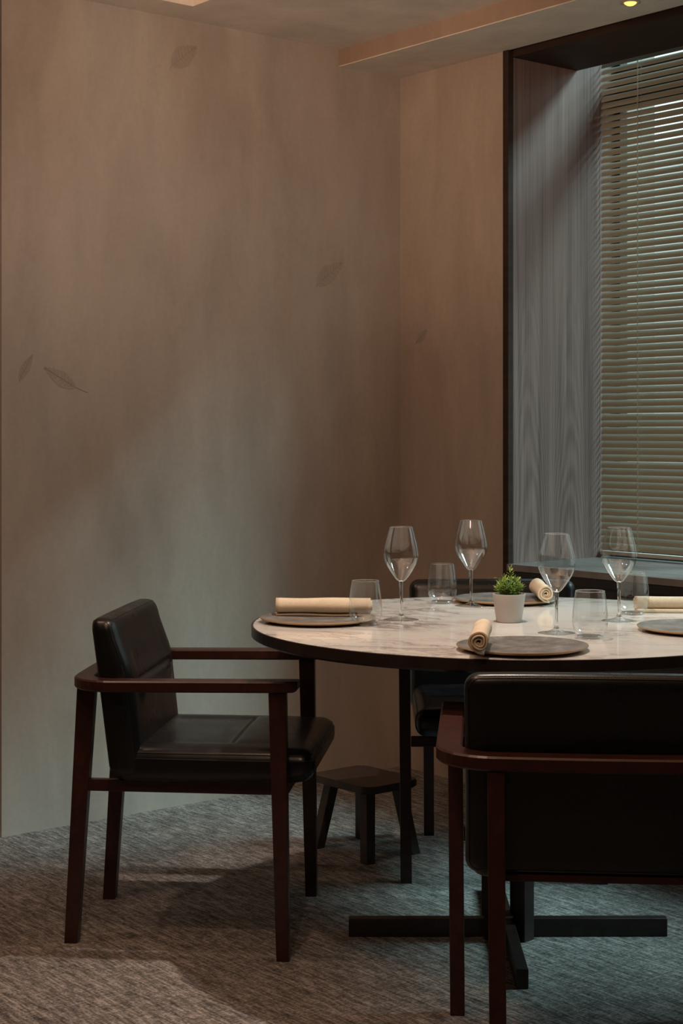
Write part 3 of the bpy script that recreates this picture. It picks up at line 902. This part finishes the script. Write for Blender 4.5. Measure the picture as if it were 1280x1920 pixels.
stems = [((0.002, 0.0), (0.004, 0.0, 0.128), 1.0)]
for i in range(24):
    a = i * 2.399; rr_ = 0.007 + 0.022 * math.sqrt((i + 1) / 24)
    stems.append(((rr_ * math.cos(a) * .5, rr_ * math.sin(a) * .5), (rr_ * 1.12 * math.cos(a), rr_ * 1.0 * math.sin(a), 0.112 - 0.024 * (rr_ / 0.026) ** 2 + rp.uniform(-0.006, 0.003)), 0.9))
for (bx_, by_), top, sc in stems:
    base = Vector((bx_, by_, 0.057)); top = Vector(top)
    tube(sbm, [base, (base + top) / 2 + Vector((rp.uniform(-.001, .001), 0, 0)), top], [0.0010, 0.0008, 0.0005], 5)
    ax = (top - base).normalized(); nl = 24
    for k in range(nl):
        q = 0.18 + 0.82 * k / nl; p = base.lerp(top, q); a = k * 2.399 + rp.uniform(-.3, .3)
        side = Vector((math.cos(a), math.sin(a), 0)); side = (side - ax * side.dot(ax)).normalized()
        el = 0.15 + 1.15 * (k / nl) ** 2.0
        d = side * math.cos(el) + ax * math.sin(el)
        zt = (p.z - 0.06) / 0.06
        leaf(p, d, rp.uniform(0.010, 0.0155), rp.uniform(0.0014, 0.0021), max(0, min(1, 0.22 + 0.70 * zt + rp.uniform(-.15, .18))))
for k in range(5):   # a few stray sprigs
    a = (3.0, 0.1, 5.4, 2.2, 0.6)[k]; d = Vector((math.cos(a), math.sin(a) * .6, 0.25)); b0 = Vector((0.020 * math.cos(a), 0.02 * math.sin(a), (0.102, 0.072, 0.092, 0.088, 0.1)[k]))
    tube(sbm, [b0, b0 + d * 0.010], 0.0005, 4)
    for j in range(3): leaf(b0 + d * 0.008, d + Vector((rp.uniform(-.5, .5), rp.uniform(-.5, .5), rp.uniform(-.2, .6))), 0.009, 0.0014, 0.8)
me = bpy.data.meshes.new('foliage'); me.from_pydata(verts, [], faces); at = me.attributes.new('tone', 'FLOAT', 'POINT')
for i, v in enumerate(tones): at.data[i].value = v
fo = link('foliage', me, M['leaf'], pp); fo['kind'] = 'stuff'
frombm('stems', sbm, M['leaf'], pp)

# ================================================================ LAMP FIXTURES
def fixture(x, y, h, lit, label, r=0.030):
    f = empty('ceiling_downlight', (x, y, h), 0, label, 'light')
    bm = bmesh.new(); lathe(bm, [(r, -0.0002), (r + 0.010, -0.0002), (r + 0.011, -0.003), (r, -0.004), (r - 0.002, -0.002), (r, -0.0002)], 40); frombm('ring', bm, M['fixture'], f, True)
    bm = bmesh.new(); lathe(bm, [(0, -0.0115), (r * .5, -0.0105), (r * .85, -0.006), (r - 0.002, -0.0006), (0, -0.0006)], 32); frombm('bulb', bm, lit, f, True)
    return f
b0 = P(0.15, 1.206, HS)
fixture(b0.x, b0.y, HS, M['bulb'], 'small amber lit downlight set in the beam above the window', 0.020)
